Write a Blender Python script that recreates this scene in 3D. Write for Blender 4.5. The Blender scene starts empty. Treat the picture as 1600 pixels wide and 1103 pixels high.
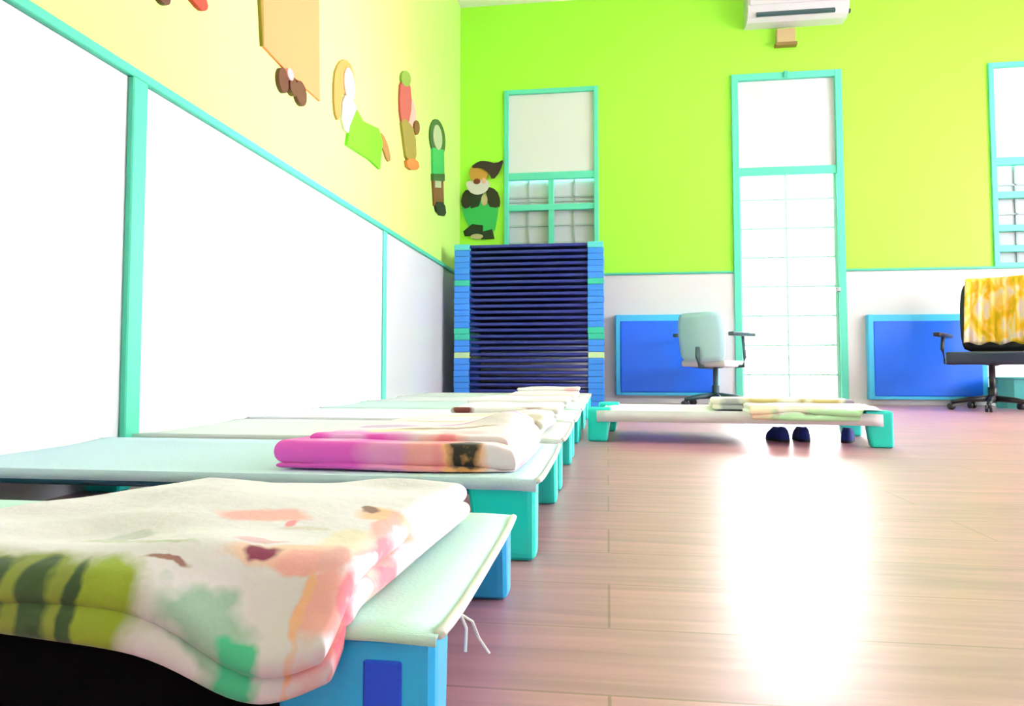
import bpy, bmesh, math, random
from mathutils import Vector, Matrix
random.seed(7)
PI = math.pi
scene = bpy.context.scene
COL = scene.collection

# ------------------------------------------------------------------ room sizes (metres)
XL, XR = -1.442, 6.0          # inner faces of left and right walls
YB, YF = 6.821, -2.2          # inner faces of back wall and of the wall behind the camera
H = 3.955                     # ceiling
WAIN = 1.22                   # wainscot height

# ------------------------------------------------------------------ materials
def new_mat(name):
    m = bpy.data.materials.new(name); m.use_nodes = True
    return m, m.node_tree, m.node_tree.nodes['Principled BSDF']

def mat(name, col, rough=.5, metal=0, spec=.5, coat=0, sheen=0, noise=0, nscale=40, bump=0, bscale=60, trans=0):
    m, nt, p = new_mat(name)
    p.inputs['Base Color'].default_value = (*col, 1)
    p.inputs['Roughness'].default_value = rough
    p.inputs['Metallic'].default_value = metal
    p.inputs['Specular IOR Level'].default_value = spec
    p.inputs['Coat Weight'].default_value = coat
    p.inputs['Coat Roughness'].default_value = .2
    p.inputs['Sheen Weight'].default_value = sheen
    if noise or bump:
        tc = nt.nodes.new('ShaderNodeTexCoord')
    if noise:
        n = nt.nodes.new('ShaderNodeTexNoise'); n.inputs['Scale'].default_value = nscale; n.inputs['Detail'].default_value = 4
        nt.links.new(tc.outputs['Object'], n.inputs['Vector'])
        mx = nt.nodes.new('ShaderNodeMix'); mx.data_type = 'RGBA'
        mx.inputs['A'].default_value = (*[max(0, c*(1-noise)) for c in col], 1)
        mx.inputs['B'].default_value = (*[min(1, c*(1+noise)) for c in col], 1)
        nt.links.new(n.outputs['Fac'], mx.inputs['Factor'])
        nt.links.new(mx.outputs['Result'], p.inputs['Base Color'])
    if bump:
        n2 = nt.nodes.new('ShaderNodeTexNoise'); n2.inputs['Scale'].default_value = bscale; n2.inputs['Detail'].default_value = 3
        nt.links.new(tc.outputs['Object'], n2.inputs['Vector'])
        b = nt.nodes.new('ShaderNodeBump'); b.inputs['Strength'].default_value = bump; b.inputs['Distance'].default_value = .01
        nt.links.new(n2.outputs['Fac'], b.inputs['Height'])
        nt.links.new(b.outputs['Normal'], p.inputs['Normal'])
    return m

def print_mat(name, base, marks, rough=.85, wob=.012, bump=.25):
    """printed fabric: base colour plus printed patches (x, y, rx, ry, angle, colour) in the blanket's own coordinates"""
    m, nt, p = new_mat(name)
    p.inputs['Roughness'].default_value = rough
    p.inputs['Sheen Weight'].default_value = .2
    L = nt.links.new
    tc = nt.nodes.new('ShaderNodeTexCoord')
    nz = nt.nodes.new('ShaderNodeTexNoise'); nz.inputs['Scale'].default_value = 18; nz.inputs['Detail'].default_value = 3
    L(tc.outputs['Object'], nz.inputs['Vector'])
    sub = nt.nodes.new('ShaderNodeVectorMath'); sub.operation = 'SUBTRACT'; sub.inputs[1].default_value = (.5, .5, .5)
    L(nz.outputs['Color'], sub.inputs[0])
    sc = nt.nodes.new('ShaderNodeVectorMath'); sc.operation = 'SCALE'; sc.inputs['Scale'].default_value = wob*4
    L(sub.outputs[0], sc.inputs[0])
    add = nt.nodes.new('ShaderNodeVectorMath'); add.operation = 'ADD'
    L(tc.outputs['Object'], add.inputs[0]); L(sc.outputs[0], add.inputs[1])
    cur = None
    for (x, y, rx, ry, ang, col) in marks:
        mp = nt.nodes.new('ShaderNodeMapping'); mp.vector_type = 'TEXTURE'
        mp.inputs['Location'].default_value = (x, y, 0)
        mp.inputs['Rotation'].default_value = (0, 0, math.radians(ang))
        mp.inputs['Scale'].default_value = (rx, ry, 100)
        L(add.outputs[0], mp.inputs['Vector'])
        ln = nt.nodes.new('ShaderNodeVectorMath'); ln.operation = 'LENGTH'
        L(mp.outputs[0], ln.inputs[0])
        mr = nt.nodes.new('ShaderNodeMapRange')
        mr.inputs['From Min'].default_value = .72; mr.inputs['From Max'].default_value = 1.15
        mr.inputs['To Min'].default_value = 1; mr.inputs['To Max'].default_value = 0
        L(ln.outputs['Value'], mr.inputs['Value'])
        mx = nt.nodes.new('ShaderNodeMix'); mx.data_type = 'RGBA'
        if cur is None: mx.inputs['A'].default_value = (*base, 1)
        else: L(cur, mx.inputs['A'])
        mx.inputs['B'].default_value = (*col, 1)
        L(mr.outputs['Result'], mx.inputs['Factor'])
        cur = mx.outputs['Result']
    if cur is None: p.inputs['Base Color'].default_value = (*base, 1)
    else: L(cur, p.inputs['Base Color'])
    n2 = nt.nodes.new('ShaderNodeTexNoise'); n2.inputs['Scale'].default_value = 26; n2.inputs['Detail'].default_value = 5
    L(tc.outputs['Object'], n2.inputs['Vector'])
    b = nt.nodes.new('ShaderNodeBump'); b.inputs['Strength'].default_value = bump; b.inputs['Distance'].default_value = .012
    L(n2.outputs['Fac'], b.inputs['Height']); L(b.outputs['Normal'], p.inputs['Normal'])
    return m

def floor_mat():
    m, nt, p = new_mat('laminate_planks')
    L = nt.links.new
    tc = nt.nodes.new('ShaderNodeTexCoord')
    br = nt.nodes.new('ShaderNodeTexBrick')
    br.inputs['Scale'].default_value = 1
    br.inputs['Brick Width'].default_value = 1.2; br.inputs['Row Height'].default_value = .19
    br.inputs['Mortar Size'].default_value = .0022; br.inputs['Mortar Smooth'].default_value = .3
    br.inputs['Color1'].default_value = (.57, .26, .31, 1); br.inputs['Color2'].default_value = (.49, .23, .28, 1)
    br.inputs['Mortar'].default_value = (.30, .15, .13, 1)
    br.offset = .37
    L(tc.outputs['Object'], br.inputs['Vector'])
    mp = nt.nodes.new('ShaderNodeMapping'); mp.inputs['Scale'].default_value = (1.2, 16, 1)
    L(tc.outputs['Object'], mp.inputs['Vector'])
    nz = nt.nodes.new('ShaderNodeTexNoise'); nz.inputs['Scale'].default_value = 2.2; nz.inputs['Detail'].default_value = 6
    nz.inputs['Distortion'].default_value = .6
    L(mp.outputs[0], nz.inputs['Vector'])
    cr = nt.nodes.new('ShaderNodeValToRGB')
    cr.color_ramp.elements[0].position = .3; cr.color_ramp.elements[0].color = (.72, .72, .72, 1)
    cr.color_ramp.elements[1].position = .7; cr.color_ramp.elements[1].color = (1.12, 1.1, 1.1, 1)
    L(nz.outputs['Fac'], cr.inputs['Fac'])
    mx = nt.nodes.new('ShaderNodeMix'); mx.data_type = 'RGBA'; mx.blend_type = 'MULTIPLY'; mx.inputs['Factor'].default_value = 1
    L(br.outputs['Color'], mx.inputs['A']); L(cr.outputs['Color'], mx.inputs['B'])
    L(mx.outputs['Result'], p.inputs['Base Color'])
    p.inputs['Roughness'].default_value = .40
    p.inputs['Specular IOR Level'].default_value = .5
    p.inputs['Coat Weight'].default_value = .5; p.inputs['Coat Roughness'].default_value = .34
    return m

def glass_mat():
    m = bpy.data.materials.new('clear_glass'); m.use_nodes = True
    nt = m.node_tree; nt.nodes.clear(); L = nt.links.new
    out = nt.nodes.new('ShaderNodeOutputMaterial'); mx = nt.nodes.new('ShaderNodeMixShader')
    tr = nt.nodes.new('ShaderNodeBsdfTransparent'); tr.inputs['Color'].default_value = (.97, .99, .98, 1)
    gl = nt.nodes.new('ShaderNodeBsdfGlossy'); gl.inputs['Roughness'].default_value = .02
    fr = nt.nodes.new('ShaderNodeFresnel'); fr.inputs['IOR'].default_value = 1.45
    L(fr.outputs[0], mx.inputs[0]); L(tr.outputs[0], mx.inputs[1]); L(gl.outputs[0], mx.inputs[2]); L(mx.outputs[0], out.inputs['Surface'])
    return m

def frosted_mat(name, col, t):
    m = bpy.data.materials.new(name); m.use_nodes = True
    nt = m.node_tree; nt.nodes.clear(); L = nt.links.new
    out = nt.nodes.new('ShaderNodeOutputMaterial'); mx = nt.nodes.new('ShaderNodeMixShader')
    d = nt.nodes.new('ShaderNodeBsdfDiffuse'); d.inputs['Color'].default_value = (*col, 1)
    tl = nt.nodes.new('ShaderNodeBsdfTranslucent'); tl.inputs['Color'].default_value = (.9, .92, .95, 1)
    mx.inputs[0].default_value = t
    L(d.outputs[0], mx.inputs[1]); L(tl.outputs[0], mx.inputs[2]); L(mx.outputs[0], out.inputs['Surface'])
    return m

M = dict(
    lime=mat('lime_wall_paint', (.35, .84, .045), .55, noise=.03, nscale=3),
    limeyellow=mat('yellow_lime_wall_paint', (.54, .80, .20), .5, noise=.03, nscale=3),
    white_board=mat('white_laminate_board', (.74, .75, .78), .22, coat=.3),
    plain=mat('pale_wall_paint', (.84, .80, .82), .7),
    ceiling=mat('ceiling_paint', (.84, .86, .84), .8),
    trim=mat('sea_green_trim_paint', (.06, .52, .34), .45),
    mint=mat('mint_frame_paint', (.10, .62, .46), .45),
    pale_mint=mat('pale_mint_grille_paint', (.45, .85, .72), .4),
    baseb=mat('pale_baseboard', (.78, .78, .80), .4),
    floor=floor_mat(), glass=glass_mat(),
    frost=frosted_mat('frosted_panel', (.74, .76, .80), .0012),
    frost2=frosted_mat('frosted_pane', (.52, .56, .62), .001),
    grey_bar=mat('grey_grille_paint', (.36, .45, .48), .5),
    concrete=mat('pale_concrete', (.8, .8, .78), .9, noise=.05),
    teal=mat('turquoise_plastic', (.01, .82, .72), .32, coat=.2),
    blue=mat('bright_blue_plastic', (.02, .48, .96), .32, coat=.2),
    deepblue=mat('deep_blue_plastic', (.01, .08, .78), .35),
    stackblue=mat('sky_blue_plastic', (.035, .25, .84), .35),
    stackteal=mat('sea_green_plastic', (.03, .50, .36), .35),
    stackpale=mat('pale_lime_plastic', (.55, .80, .42), .4),
    stackmint=mat('pale_aqua_plastic', (.10, .62, .70), .4),
    navy=mat('navy_mesh_fabric', (.006, .010, .15), .5, bump=.1, bscale=300),
    navyrail=mat('navy_rail', (.018, .03, .24), .3),
    steel=mat('dark_steel_tube', (.03, .16, .22), .3, metal=.3),
    fabric_mint=mat('mint_white_cot_fabric', (.62, .90, .84), .8, bump=.12, bscale=200),
    fabric_blue=mat('pale_blue_cot_fabric', (.62, .84, .98), .8, bump=.12, bscale=200),
    fabric_cream=mat('cream_cot_fabric', (.80, .88, .88), .8, bump=.12, bscale=200),
    fabric_white=mat('white_cot_fabric', (.84, .88, .94), .8, bump=.12, bscale=200),
    hem=mat('white_hem', (.90, .95, .93), .7),
    vinyl=mat('royal_blue_vinyl', (.006, .145, .92), .38, coat=.15),
    vinyl_edge=mat('light_blue_vinyl_edge', (.06, .55, .90), .35),
    ac=mat('white_appliance_plastic', (.66, .64, .72), .35),
    dark=mat('black_plastic', (.012, .013, .018), .4),
    slate=mat('dark_slate_plastic', (.03, .08, .10), .4),
    tan=mat('tan_plastic', (.52, .38, .20), .5), tan_dark=mat('brown_plastic', (.24, .15, .04), .5),
    chairwhite=mat('pale_aqua_chair_plastic', (.50, .82, .96), .4),
    chairgrey=mat('pale_grey_chair_plastic', (.72, .76, .82), .4),
    navyseat=mat('dark_navy_upholstery', (.005, .014, .05), .35, coat=.2),
    tub=mat('aqua_tub_plastic', (.10, .55, .55), .35),
    shoe=mat('dark_blue_canvas', (.005, .02, .20), .7), sole=mat('dark_sole', (.01, .015, .03), .7),
)
def flat(n, c): return mat(n, tuple(x*.78 for x in c), .5)
A = dict(
    orange=flat('orange_board_paint', (.90, .27, .10)), brown=flat('brown_board_paint', (.11, .02, .006)), rim=flat('ochre_board_edge', (.28, .18, .01)),
    red=flat('red_board_paint', (.62, .03, .012)), hair=flat('light_brown_board_paint', (.50, .29, .07)), skin=flat('peach_board_paint', (.92, .55, .45)),
    white=flat('cream_board_paint', (.90, .80, .74)), green=flat('leaf_green_board_paint', (.17, .72, .004)), stick=flat('tan_brown_board_paint', (.42, .20, .05)),
    cap=flat('moss_green_board_paint', (.28, .42, .06)), rose=flat('rose_board_paint', (.56, .09, .09)), pink=flat('pale_pink_board_paint', (.92, .48, .42)),
    olive=flat('olive_board_paint', (.36, .28, .04)), rust=flat('orange_brown_board_paint', (.72, .22, .04)), dgreen=flat('dark_green_board_paint', (.03, .13, .01)),
    pale=flat('pale_sage_board_paint', (.55, .64, .38)), bgreen=flat('bright_green_board_paint', (.03, .55, .11)), bark=flat('bark_brown_board_paint', (.22, .08, .008)),
    black=flat('black_board_paint', (.008, .006, .003)), hat=flat('dark_plum_board_paint', (.035, .012, .014)), tan=flat('amber_board_paint', (.70, .36, .06)),
    nose=flat('red_brown_board_paint', (.20, .03, .01)), beard=flat('white_board_paint', (.85, .80, .80)), sleeve=flat('black_olive_board_paint', (.02, .022, .003)),
    boot=flat('dark_bottle_green_board_paint', (.003, .022, .004)), hand=flat('sand_board_paint', (.62, .55, .28)),
)

# ------------------------------------------------------------------ mesh helpers
def link(name, bm, m, parent=None, smooth=False):
    me = bpy.data.meshes.new(name)
    bmesh.ops.recalc_face_normals(bm, faces=bm.faces)
    bm.to_mesh(me); bm.free()
    if smooth:
        for p in me.polygons: p.use_smooth = True
    for mm in (m if isinstance(m, (list, tuple)) else [m]): me.materials.append(mm)
    o = bpy.data.objects.new(name, me); COL.objects.link(o)
    if parent is not None: o.parent = parent
    return o
def tag(o, label, cat, group=None):
    o['label'] = label; o['category'] = cat
    if group: o['group'] = group
    return o
def struct(o): o['kind'] = 'structure'; return o
def empty(name, loc=(0, 0, 0), rz=0):
    o = bpy.data.objects.new(name, None); COL.objects.link(o)
    o.location = loc; o.rotation_euler = (0, 0, rz); o.empty_display_size = .1
    return o
def center_origin(o):
    """put the object's origin at the centre of the underside of its own mesh"""
    v = [x.co for x in o.data.vertices]
    c = Vector(((min(p.x for p in v)+max(p.x for p in v))/2, (min(p.y for p in v)+max(p.y for p in v))/2, min(p.z for p in v)))
    o.data.transform(Matrix.Translation(-c)); o.location = o.location + c
    return o
def bx(bm, x0, x1, y0, y1, z0, z1, bev=0, seg=2, mtx=None):
    r = bmesh.ops.create_cube(bm, size=1)
    vs = r['verts']
    for v in vs: v.co = Vector((x0+(v.co.x+.5)*(x1-x0), y0+(v.co.y+.5)*(y1-y0), z0+(v.co.z+.5)*(z1-z0)))
    if bev:
        es = list({e for v in vs for e in v.link_edges})
        g = bmesh.ops.bevel(bm, geom=es, offset=bev, segments=seg, affect='EDGES', profile=.6)
        vs = list({v for f in g['faces'] for v in f.verts} | {v for v in vs if v.is_valid})
    if mtx is not None: bmesh.ops.transform(bm, matrix=mtx, verts=[v for v in vs if v.is_valid])
    return vs
def box(name, x0, x1, y0, y1, z0, z1, m, parent=None, bev=0, seg=2, smooth=False):
    bm = bmesh.new(); bx(bm, x0, x1, y0, y1, z0, z1, bev, seg)
    return link(name, bm, m, parent, smooth)
def tube(bm, pts, r, n=8, caps=True):
    pts = [Vector(p) for p in pts]; rings = []
    up = Vector((0, 0, 1))
    for i, p in enumerate(pts):
        d = (pts[min(i+1, len(pts)-1)]-pts[max(i-1, 0)]).normalized()
        a = d.cross(up if abs(d.dot(up)) < .95 else Vector((1, 0, 0))).normalized(); b = d.cross(a)
        rr = r[i] if isinstance(r, (list, tuple)) else r
        rings.append([bm.verts.new(p+a*rr*math.cos(2*PI*k/n)+b*rr*math.sin(2*PI*k/n)) for k in range(n)])
    for q, s in zip(rings, rings[1:]):
        for k in range(n): bm.faces.new((q[k], q[(k+1) % n], s[(k+1) % n], s[k]))
    if caps: bm.faces.new(rings[0]); bm.faces.new(rings[-1])
def lathe(bm, prof, n=24, c=(0, 0, 0)):
    rings = []
    for r, z in prof:
        rings.append([bm.verts.new((c[0]+max(r, 1e-4)*math.cos(2*PI*k/n), c[1]+max(r, 1e-4)*math.sin(2*PI*k/n), c[2]+z)) for k in range(n)])
    for q, s in zip(rings, rings[1:]):
        for k in range(n): bm.faces.new((q[k], q[(k+1) % n], s[(k+1) % n], s[k]))
    bm.faces.new(rings[0]); bm.faces.new(rings[-1])
def prism(bm, pts, ax, d0, d1, bev=0):
    """outline pts extruded along axis ax ('x' -> pts are (y,z); 'y' -> pts are (x,z)) from d0 to d1"""
    f = (lambda p, d: (d, p[0], p[1])) if ax == 'x' else (lambda p, d: (p[0], d, p[1]))
    a = [bm.verts.new(f(p, d0)) for p in pts]; b = [bm.verts.new(f(p, d1)) for p in pts]
    n = len(pts)
    fa = bm.faces.new(a); fb = bm.faces.new(b[::-1])
    for i in range(n): bm.faces.new((a[i], b[i], b[(i+1) % n], a[(i+1) % n]))
    if bev:
        bmesh.ops.bevel(bm, geom=list(fb.edges), offset=bev, segments=2, affect='EDGES')
def ring_ellipse(cx, cy, rx, ry, n=18, rot=0):
    c, s = math.cos(rot), math.sin(rot)
    return [(cx+rx*math.cos(t)*c-ry*math.sin(t)*s, cy+rx*math.cos(t)*s+ry*math.sin(t)*c) for t in [2*PI*k/n for k in range(n)]]
def smooth_poly(pts, it=2):
    for _ in range(it):
        q = []
        for i in range(len(pts)):
            a, b = pts[i], pts[(i+1) % len(pts)]
            q += [(a[0]*.75+b[0]*.25, a[1]*.75+b[1]*.25), (a[0]*.25+b[0]*.75, a[1]*.25+b[1]*.75)]
        pts = q
    return pts

# ------------------------------------------------------------------ room shell
bm = bmesh.new(); bx(bm, XL-.2, XR+.2, YF-.2, YB+.2, -.12, 0); struct(link('floor', bm, M['floor']))
bm = bmesh.new(); bx(bm, XL-.2, XR+.2, YF-.2, YB+.2, H, H+.12); struct(link('ceiling', bm, M['ceiling']))
bm = bmesh.new(); bx(bm, XL-8, XR+12, YB+.2, YB+14, -.14, -.04); struct(link('ground', bm, M['concrete']))

def wall_cells(bm, ax, d0, d1, u0, u1, z0, z1, holes):
    us = sorted({u0, u1, *[h[0] for h in holes], *[h[1] for h in holes]}); zs = sorted({z0, z1, *[h[2] for h in holes], *[h[3] for h in holes]})
    for a, b in zip(us, us[1:]):
        for c, d in zip(zs, zs[1:]):
            mu, mz = (a+b)/2, (c+d)/2
            if any(h[0] < mu < h[1] and h[2] < mz < h[3] for h in holes): continue
            if ax == 'y': bx(bm, a, b, d0, d1, c, d)
            else: bx(bm, d0, d1, a, b, c, d)
    bmesh.ops.remove_doubles(bm, verts=bm.verts, dist=1e-5)
W1 = (-.985, -.085, WAIN+.02, 3.065); DR = (1.205, 2.150, 0, 3.085); W2 = (3.450, 4.400, WAIN+.02, 3.085)
bm = bmesh.new(); wall_cells(bm, 'y', YB, YB+.2, XL-.2, XR+.2, 0, H, [W1, DR, W2]); wall_back = struct(link('wall_back', bm, M['lime']))
bm = bmesh.new(); bx(bm, XL-.2, XL, YF-.2, YB, 0, H); wall_left = struct(link('wall_left', bm, M['limeyellow']))
RW = [(1.2, 2.9, .9, 3.0), (3.5, 5.2, .9, 3.0)]
bm = bmesh.new(); wall_cells(bm, 'x', XR, XR+.2, YF-.2, YB, 0, H, RW); struct(link('wall_right', bm, M['plain']))
bm = bmesh.new(); bx(bm, XL, XR, YF-.2, YF, 0, H); struct(link('wall_front', bm, M['plain']))
# white boards of the wainscot: 8 ft boards on the left wall, three runs on the back wall
T1, T2 = 1.955, 4.395
edges = [YF, T1-2.44, T1, T2, YB]
for a, b in zip(edges, edges[1:]):
    box('wainscot_panel', XL, XL+.012, a+.002, b-.002, 0, WAIN, M['white_board'], wall_left, .002, 1)
for a, b in ((XL+.013, DR[0]-.001), (DR[1]+.001, XR)):
    box('wainscot_panel', a, b, YB-.012, YB, 0, WAIN, M['white_board'], wall_back, .002, 1)
# trims: rails along the wainscot top and the battens over the board joints
struct(box('trim_1', XL, XL+.030, YF, YB-.030, WAIN, WAIN+.030, M['trim'], None, .003, 1))
bm = bmesh.new(); bx(bm, XL, DR[0]-.001, YB-.028, YB, WAIN, WAIN+.02, .003, 1); bx(bm, DR[1]+.001, XR, YB-.028, YB, WAIN, WAIN+.02, .003, 1)
struct(link('trim_2', bm, M['trim']))
struct(box('trim_3', XL+.012, XL+.034, T1-.034, T1+.034, 0, WAIN, M['trim'], None, .004, 1))
struct(box('trim_4', XL+.012, XL+.026, T2-.030, T2+.030, 0, WAIN, M['mint'], None, .004, 1))
bm = bmesh.new(); bx(bm, XL+.02, DR[0]-.001, YB-.024, YB-.012, 0, .05, .003, 1); bx(bm, DR[1]+.001, XR, YB-.024, YB-.012, 0, .05, .003, 1)
struct(link('baseboard_back', bm, M['baseb']))

# ------------------------------------------------------------------ windows and door of the back wall
def frame_bm(x0, x1, z0, z1, w, y0, y1, bottom=True):
    bm = bmesh.new()
    bx(bm, x0, x0+w, y0, y1, z0, z1, .004, 1); bx(bm, x1-w, x1, y0, y1, z0, z1, .004, 1)
    bx(bm, x0+w-.003, x1-w+.003, y0+.003, y1, z1-w, z1-.001)
    if bottom: bx(bm, x0+w-.003, x1-w+.003, y0+.003, y1, z0+.001, z0+w)
    return bm
def window(name, R, ztr, mull, rails, bars, hbars):
    x0, x1, z0, z1 = R
    e = struct(empty(name, ((x0+x1)/2, YB, z0)))
    def put(o): o.parent = e; o.matrix_parent_inverse = Matrix.Translation(-e.location); return o
    put(link('window_frame', frame_bm(x0-.012, x1+.012, z0-.012, z1+.012, .045, YB-.022, YB+.05), M['mint']))
    put(box('transom_panel', x0+.03, x1-.03, YB+.012, YB+.024, ztr, z1-.03, M['frost']))
    put(box('transom_rail', x0+.03, x1-.03, YB-.012, YB+.03, ztr-.06, ztr+.012, M['mint'], None, .004, 1))
    for zr in rails: put(box('window_rail', x0+.03, x1-.03, YB-.009, YB+.03, zr-.03, zr+.03, M['mint'], None, .004, 1))
    for xm in mull: put(box('mullion', xm-.028, xm+.028, YB-.006, YB+.03, z0+.03, ztr-.055, M['mint'], None, .004, 1))
    put(box('window_pane', x0+.03, x1-.03, YB+.05, YB+.056, z0+.03, ztr-.05, M['frost2']))
    bm = bmesh.new()
    for xb in bars: bx(bm, xb-.008, xb+.008, YB+.034, YB+.046, z0+.03, ztr-.05)
    for zb in hbars: bx(bm, x0+.03, x1-.03, YB+.034, YB+.046, zb-.008, zb+.008)
    put(link('window_grille', bm, M['grey_bar']))
    return e
window('window_1', W1, 2.235, [-.535], [1.90], [-.76, -.31], [2.01, 1.97, 1.73, 1.56])
window('window_2', W2, 2.215, [3.925], [1.885, 1.585, 1.40], [3.66, 4.17], [1.985, 1.72])
# door with a frosted transom above and a glazed grille door below
x0, x1, z0, z1 = DR
door = struct(empty('door_1', ((x0+x1)/2, YB, 0)))
def dput(o): o.parent = door; o.matrix_parent_inverse = Matrix.Translation(-door.location); return o
dput(link('door_frame', frame_bm(x0-.025, x1+.025, 0, z1+.025, .062, YB-.03, YB+.06, False), M['mint']))
dput(box('transom_panel', x0+.03, x1-.03, YB+.012, YB+.024, 2.20, z1-.03, M['frost']))
dput(box('transom_rail', x0+.03, x1-.03, YB-.012, YB+.04, 2.135, 2.215, M['mint'], None, .004, 1))
dput(box('transom_catch', 1.655, 1.695, YB-.045, YB-.030, z1-.03, z1+.03, M['trim'], None, .004, 1))
dput(box('door_stop', 1.664, 1.676, YB-.03, YB-.012, 2.02, 2.14, M['grey_bar'], None, .002, 1))
dput(box('door_pane', x0+.04, x1-.04, YB+.055, YB+.060, .02, 2.13, M['glass']))
bm = bmesh.new()
for k in range(8): z = .27+.274*k; bx(bm, x0+.04, x1-.04, YB+.03, YB+.042, z-.010, z+.010)
bx(bm, 1.660, 1.680, YB+.028, YB+.044, .02, 2.135)
bx(bm, x0+.036, x0+.06, YB+.02, YB+.05, 0, 2.135); bx(bm, x1-.06, x1-.036, YB+.02, YB+.05, 0, 2.135)
gr = dput(link('door_grille', bm, M['pale_mint']))
dput(box('door_latch', x1-.075, x1-.03, YB-.05, YB-.01, 1.03, 1.07, M['grey_bar'], None, .006, 1))
# unseen windows added in the right wall to hold the side fill lights
for i, (a, b, c, d) in enumerate(RW):
    e = struct(empty('window_%d' % (3+i), (XR, (a+b)/2, c)))
    bm = bmesh.new()
    bx(bm, XR-.02, XR+.05, a, a+.05, c, d); bx(bm, XR-.02, XR+.05, b-.05, b, c, d); bx(bm, XR-.02, XR+.05, a, b, c, c+.05); bx(bm, XR-.02, XR+.05, a, b, d-.05, d)
    bx(bm, XR-.01, XR+.04, (a+b)/2-.025, (a+b)/2+.025, c, d)
    o = link('window_frame', bm, M['mint']); o.parent = e; o.matrix_parent_inverse = Matrix.Translation(-e.location)  # frame of the added unseen window

# ------------------------------------------------------------------ cots
LX, WY = .645, .29
def leg_bm(sx, sy, h=.136, lw=.125):
    bm = bmesh.new()
    a = LX-lw if sx > 0 else -LX
    b = LX if sx > 0 else -LX+lw
    c, d = (WY-.072, WY) if sy > 0 else (-WY, -WY+.072)
    vs = bx(bm, a, b, c, d, 0, h, .014, 3)
    cx, cy = (a+b)/2, (c+d)/2
    for v in bm.verts:                      # narrower towards the floor on the inner side
        k = 1-v.co.z/h
        if (v.co.x-cx)*sx < 0: v.co.x += sx*.022*k
        if (v.co.y-cy)*sy < 0: v.co.y += sy*.014*k
    return bm
def deck_bm(sag, z=.141, drop=.016, ins=.0):
    bm = bmesh.new(); nu, nv = 28, 14
    g = []
    for i in range(nu+1):
        row = []
        for j in range(nv+1):
            u, v = -1+2*i/nu, -1+2*j/nv
            x, y = u*(LX+.002-ins), v*(WY+.004)
            zz = z-sag*(1-u**4)*(1-v**4)
            zz -= .012*math.exp(-((1-abs(u))*LX/.02)**2)*(1-.8*v**4)
            row.append(bm.verts.new((x, y*(1-.012*(1-u**2)), zz)))
        g.append(row)
    for i in range(nu):
        for j in range(nv): bm.faces.new((g[i][j], g[i+1][j], g[i+1][j+1], g[i][j+1]))
    for j in (0, nv):                       # sides wrap down over the rails
        low = [bm.verts.new((q[j].co.x, q[j].co.y*1.008, q[j].co.z-drop)) for q in g]
        for i in range(nu): bm.faces.new((g[i][j], g[i+1][j], low[i+1], low[i]))
    return bm
def cot(plastic, fabric, insert, sag=.016, drop=.016, h=.136, lw=.125, ins=0):
    e = empty('stacking_cot')
    for sx in (-1, 1):
        for sy in (-1, 1):
            lg = link('leg', leg_bm(sx, sy, h, lw), plastic, e)
            y = sy*WY
            x = sx*(LX-.046)
            if insert is not None:
                link('leg_insert', (lambda b: (bx(b, x-.017, x+.017, y-.003, y+.003, .012, .112, .002, 1), b)[1])(bmesh.new()), insert, lg)
        bm = bmesh.new(); tube(bm, [(sx*(LX-.02), -WY+.05, .112), (sx*(LX-.02), WY-.05, .112)], .011); link('end_rail', bm, plastic, e, True)
    for sy in (-1, 1):
        bm = bmesh.new(); tube(bm, [(-LX+.09, sy*(WY-.016), .122), (LX-.09, sy*(WY-.016), .122)], .0105); link('side_rail', bm, M['steel'], e, True)
    dk = link('sleeping_surface', deck_bm(sag, drop=drop, ins=ins), fabric, e, True)
    md = dk.modifiers.new('thickness', 'SOLIDIFY'); md.thickness = .004; md.offset = 1
    for sx in (-1, 1):
        pts = []
        for j in range(13):
            v = -1+2*j/12
            pts.append((sx*(LX+.003-ins), v*(WY-.004), .143-.012*(1-.8*v**4)))
        bm = bmesh.new(); tube(bm, pts, .0055, 8); link('hem', bm, M['hem'], dk, True)
    return e
def copy_tree(o, parent=None):
    c = o.copy(); COL.objects.link(c)
    if parent is not None: c.parent = parent
    for ch in list(o.children): copy_tree(ch, c)
    return c

CX = -.127-LX
starts = [.60, 1.25, 1.96, 2.67, 3.38, 4.09, 4.80]
looks = [('blue', 'fabric_mint', 'deepblue'), ('teal', 'fabric_blue', None), ('teal', 'fabric_cream', None), ('teal', 'fabric_white', None),
         ('teal', 'fabric_mint', None), ('teal', 'fabric_white', None), ('teal', 'fabric_cream', None)]
labels = ['nearest cot of the row, with blue legs, under the big white printed blanket',
          'turquoise cot with pale blue fabric, under the magenta blanket',
          'turquoise cot with cream fabric, third of the row counting from the camera',
          'turquoise cot with white fabric, fourth of the row counting from the camera',
          'turquoise cot with mint fabric, fifth of the row counting from the camera',
          'turquoise cot with white fabric, last but one of the row towards the stack',
          'turquoise cot with cream fabric, farthest of the row, right before the stack of cots']
row = []
for s, lk, lb in zip(starts, looks, labels):
    first = lk[2] is not None               # the nearest cot is a lower and narrower one
    c = cot(M[lk[0]], M[lk[1]], M[lk[2]] if lk[2] else None, drop=.007 if first else .016, lw=.155 if first else .125)
    if first: c.scale = (1, .84, .80)
    c.location = (CX-(.02 if first else 0), s+WY*c.scale.y, 0)
    row.append(c); tag(c, lb, 'cot', 'cots in a row along the left wall')
    if first:
        bm = bmesh.new()
        tube(bm, [(LX+.006, -.20, .132), (LX+.016, -.19, .12), (LX+.02, -.175, .095), (LX+.03, -.17, .075)], .0016, 6)
        tube(bm, [(LX+.006, -.20, .132), (LX+.012, -.20, .115), (LX+.012, -.205, .09)], .0016, 6)
        link('tie_string', bm, M['hem'], c)
free = cot(M['teal'], M['fabric_white'], None, .018, .048, .156, .11, .045)
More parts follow.
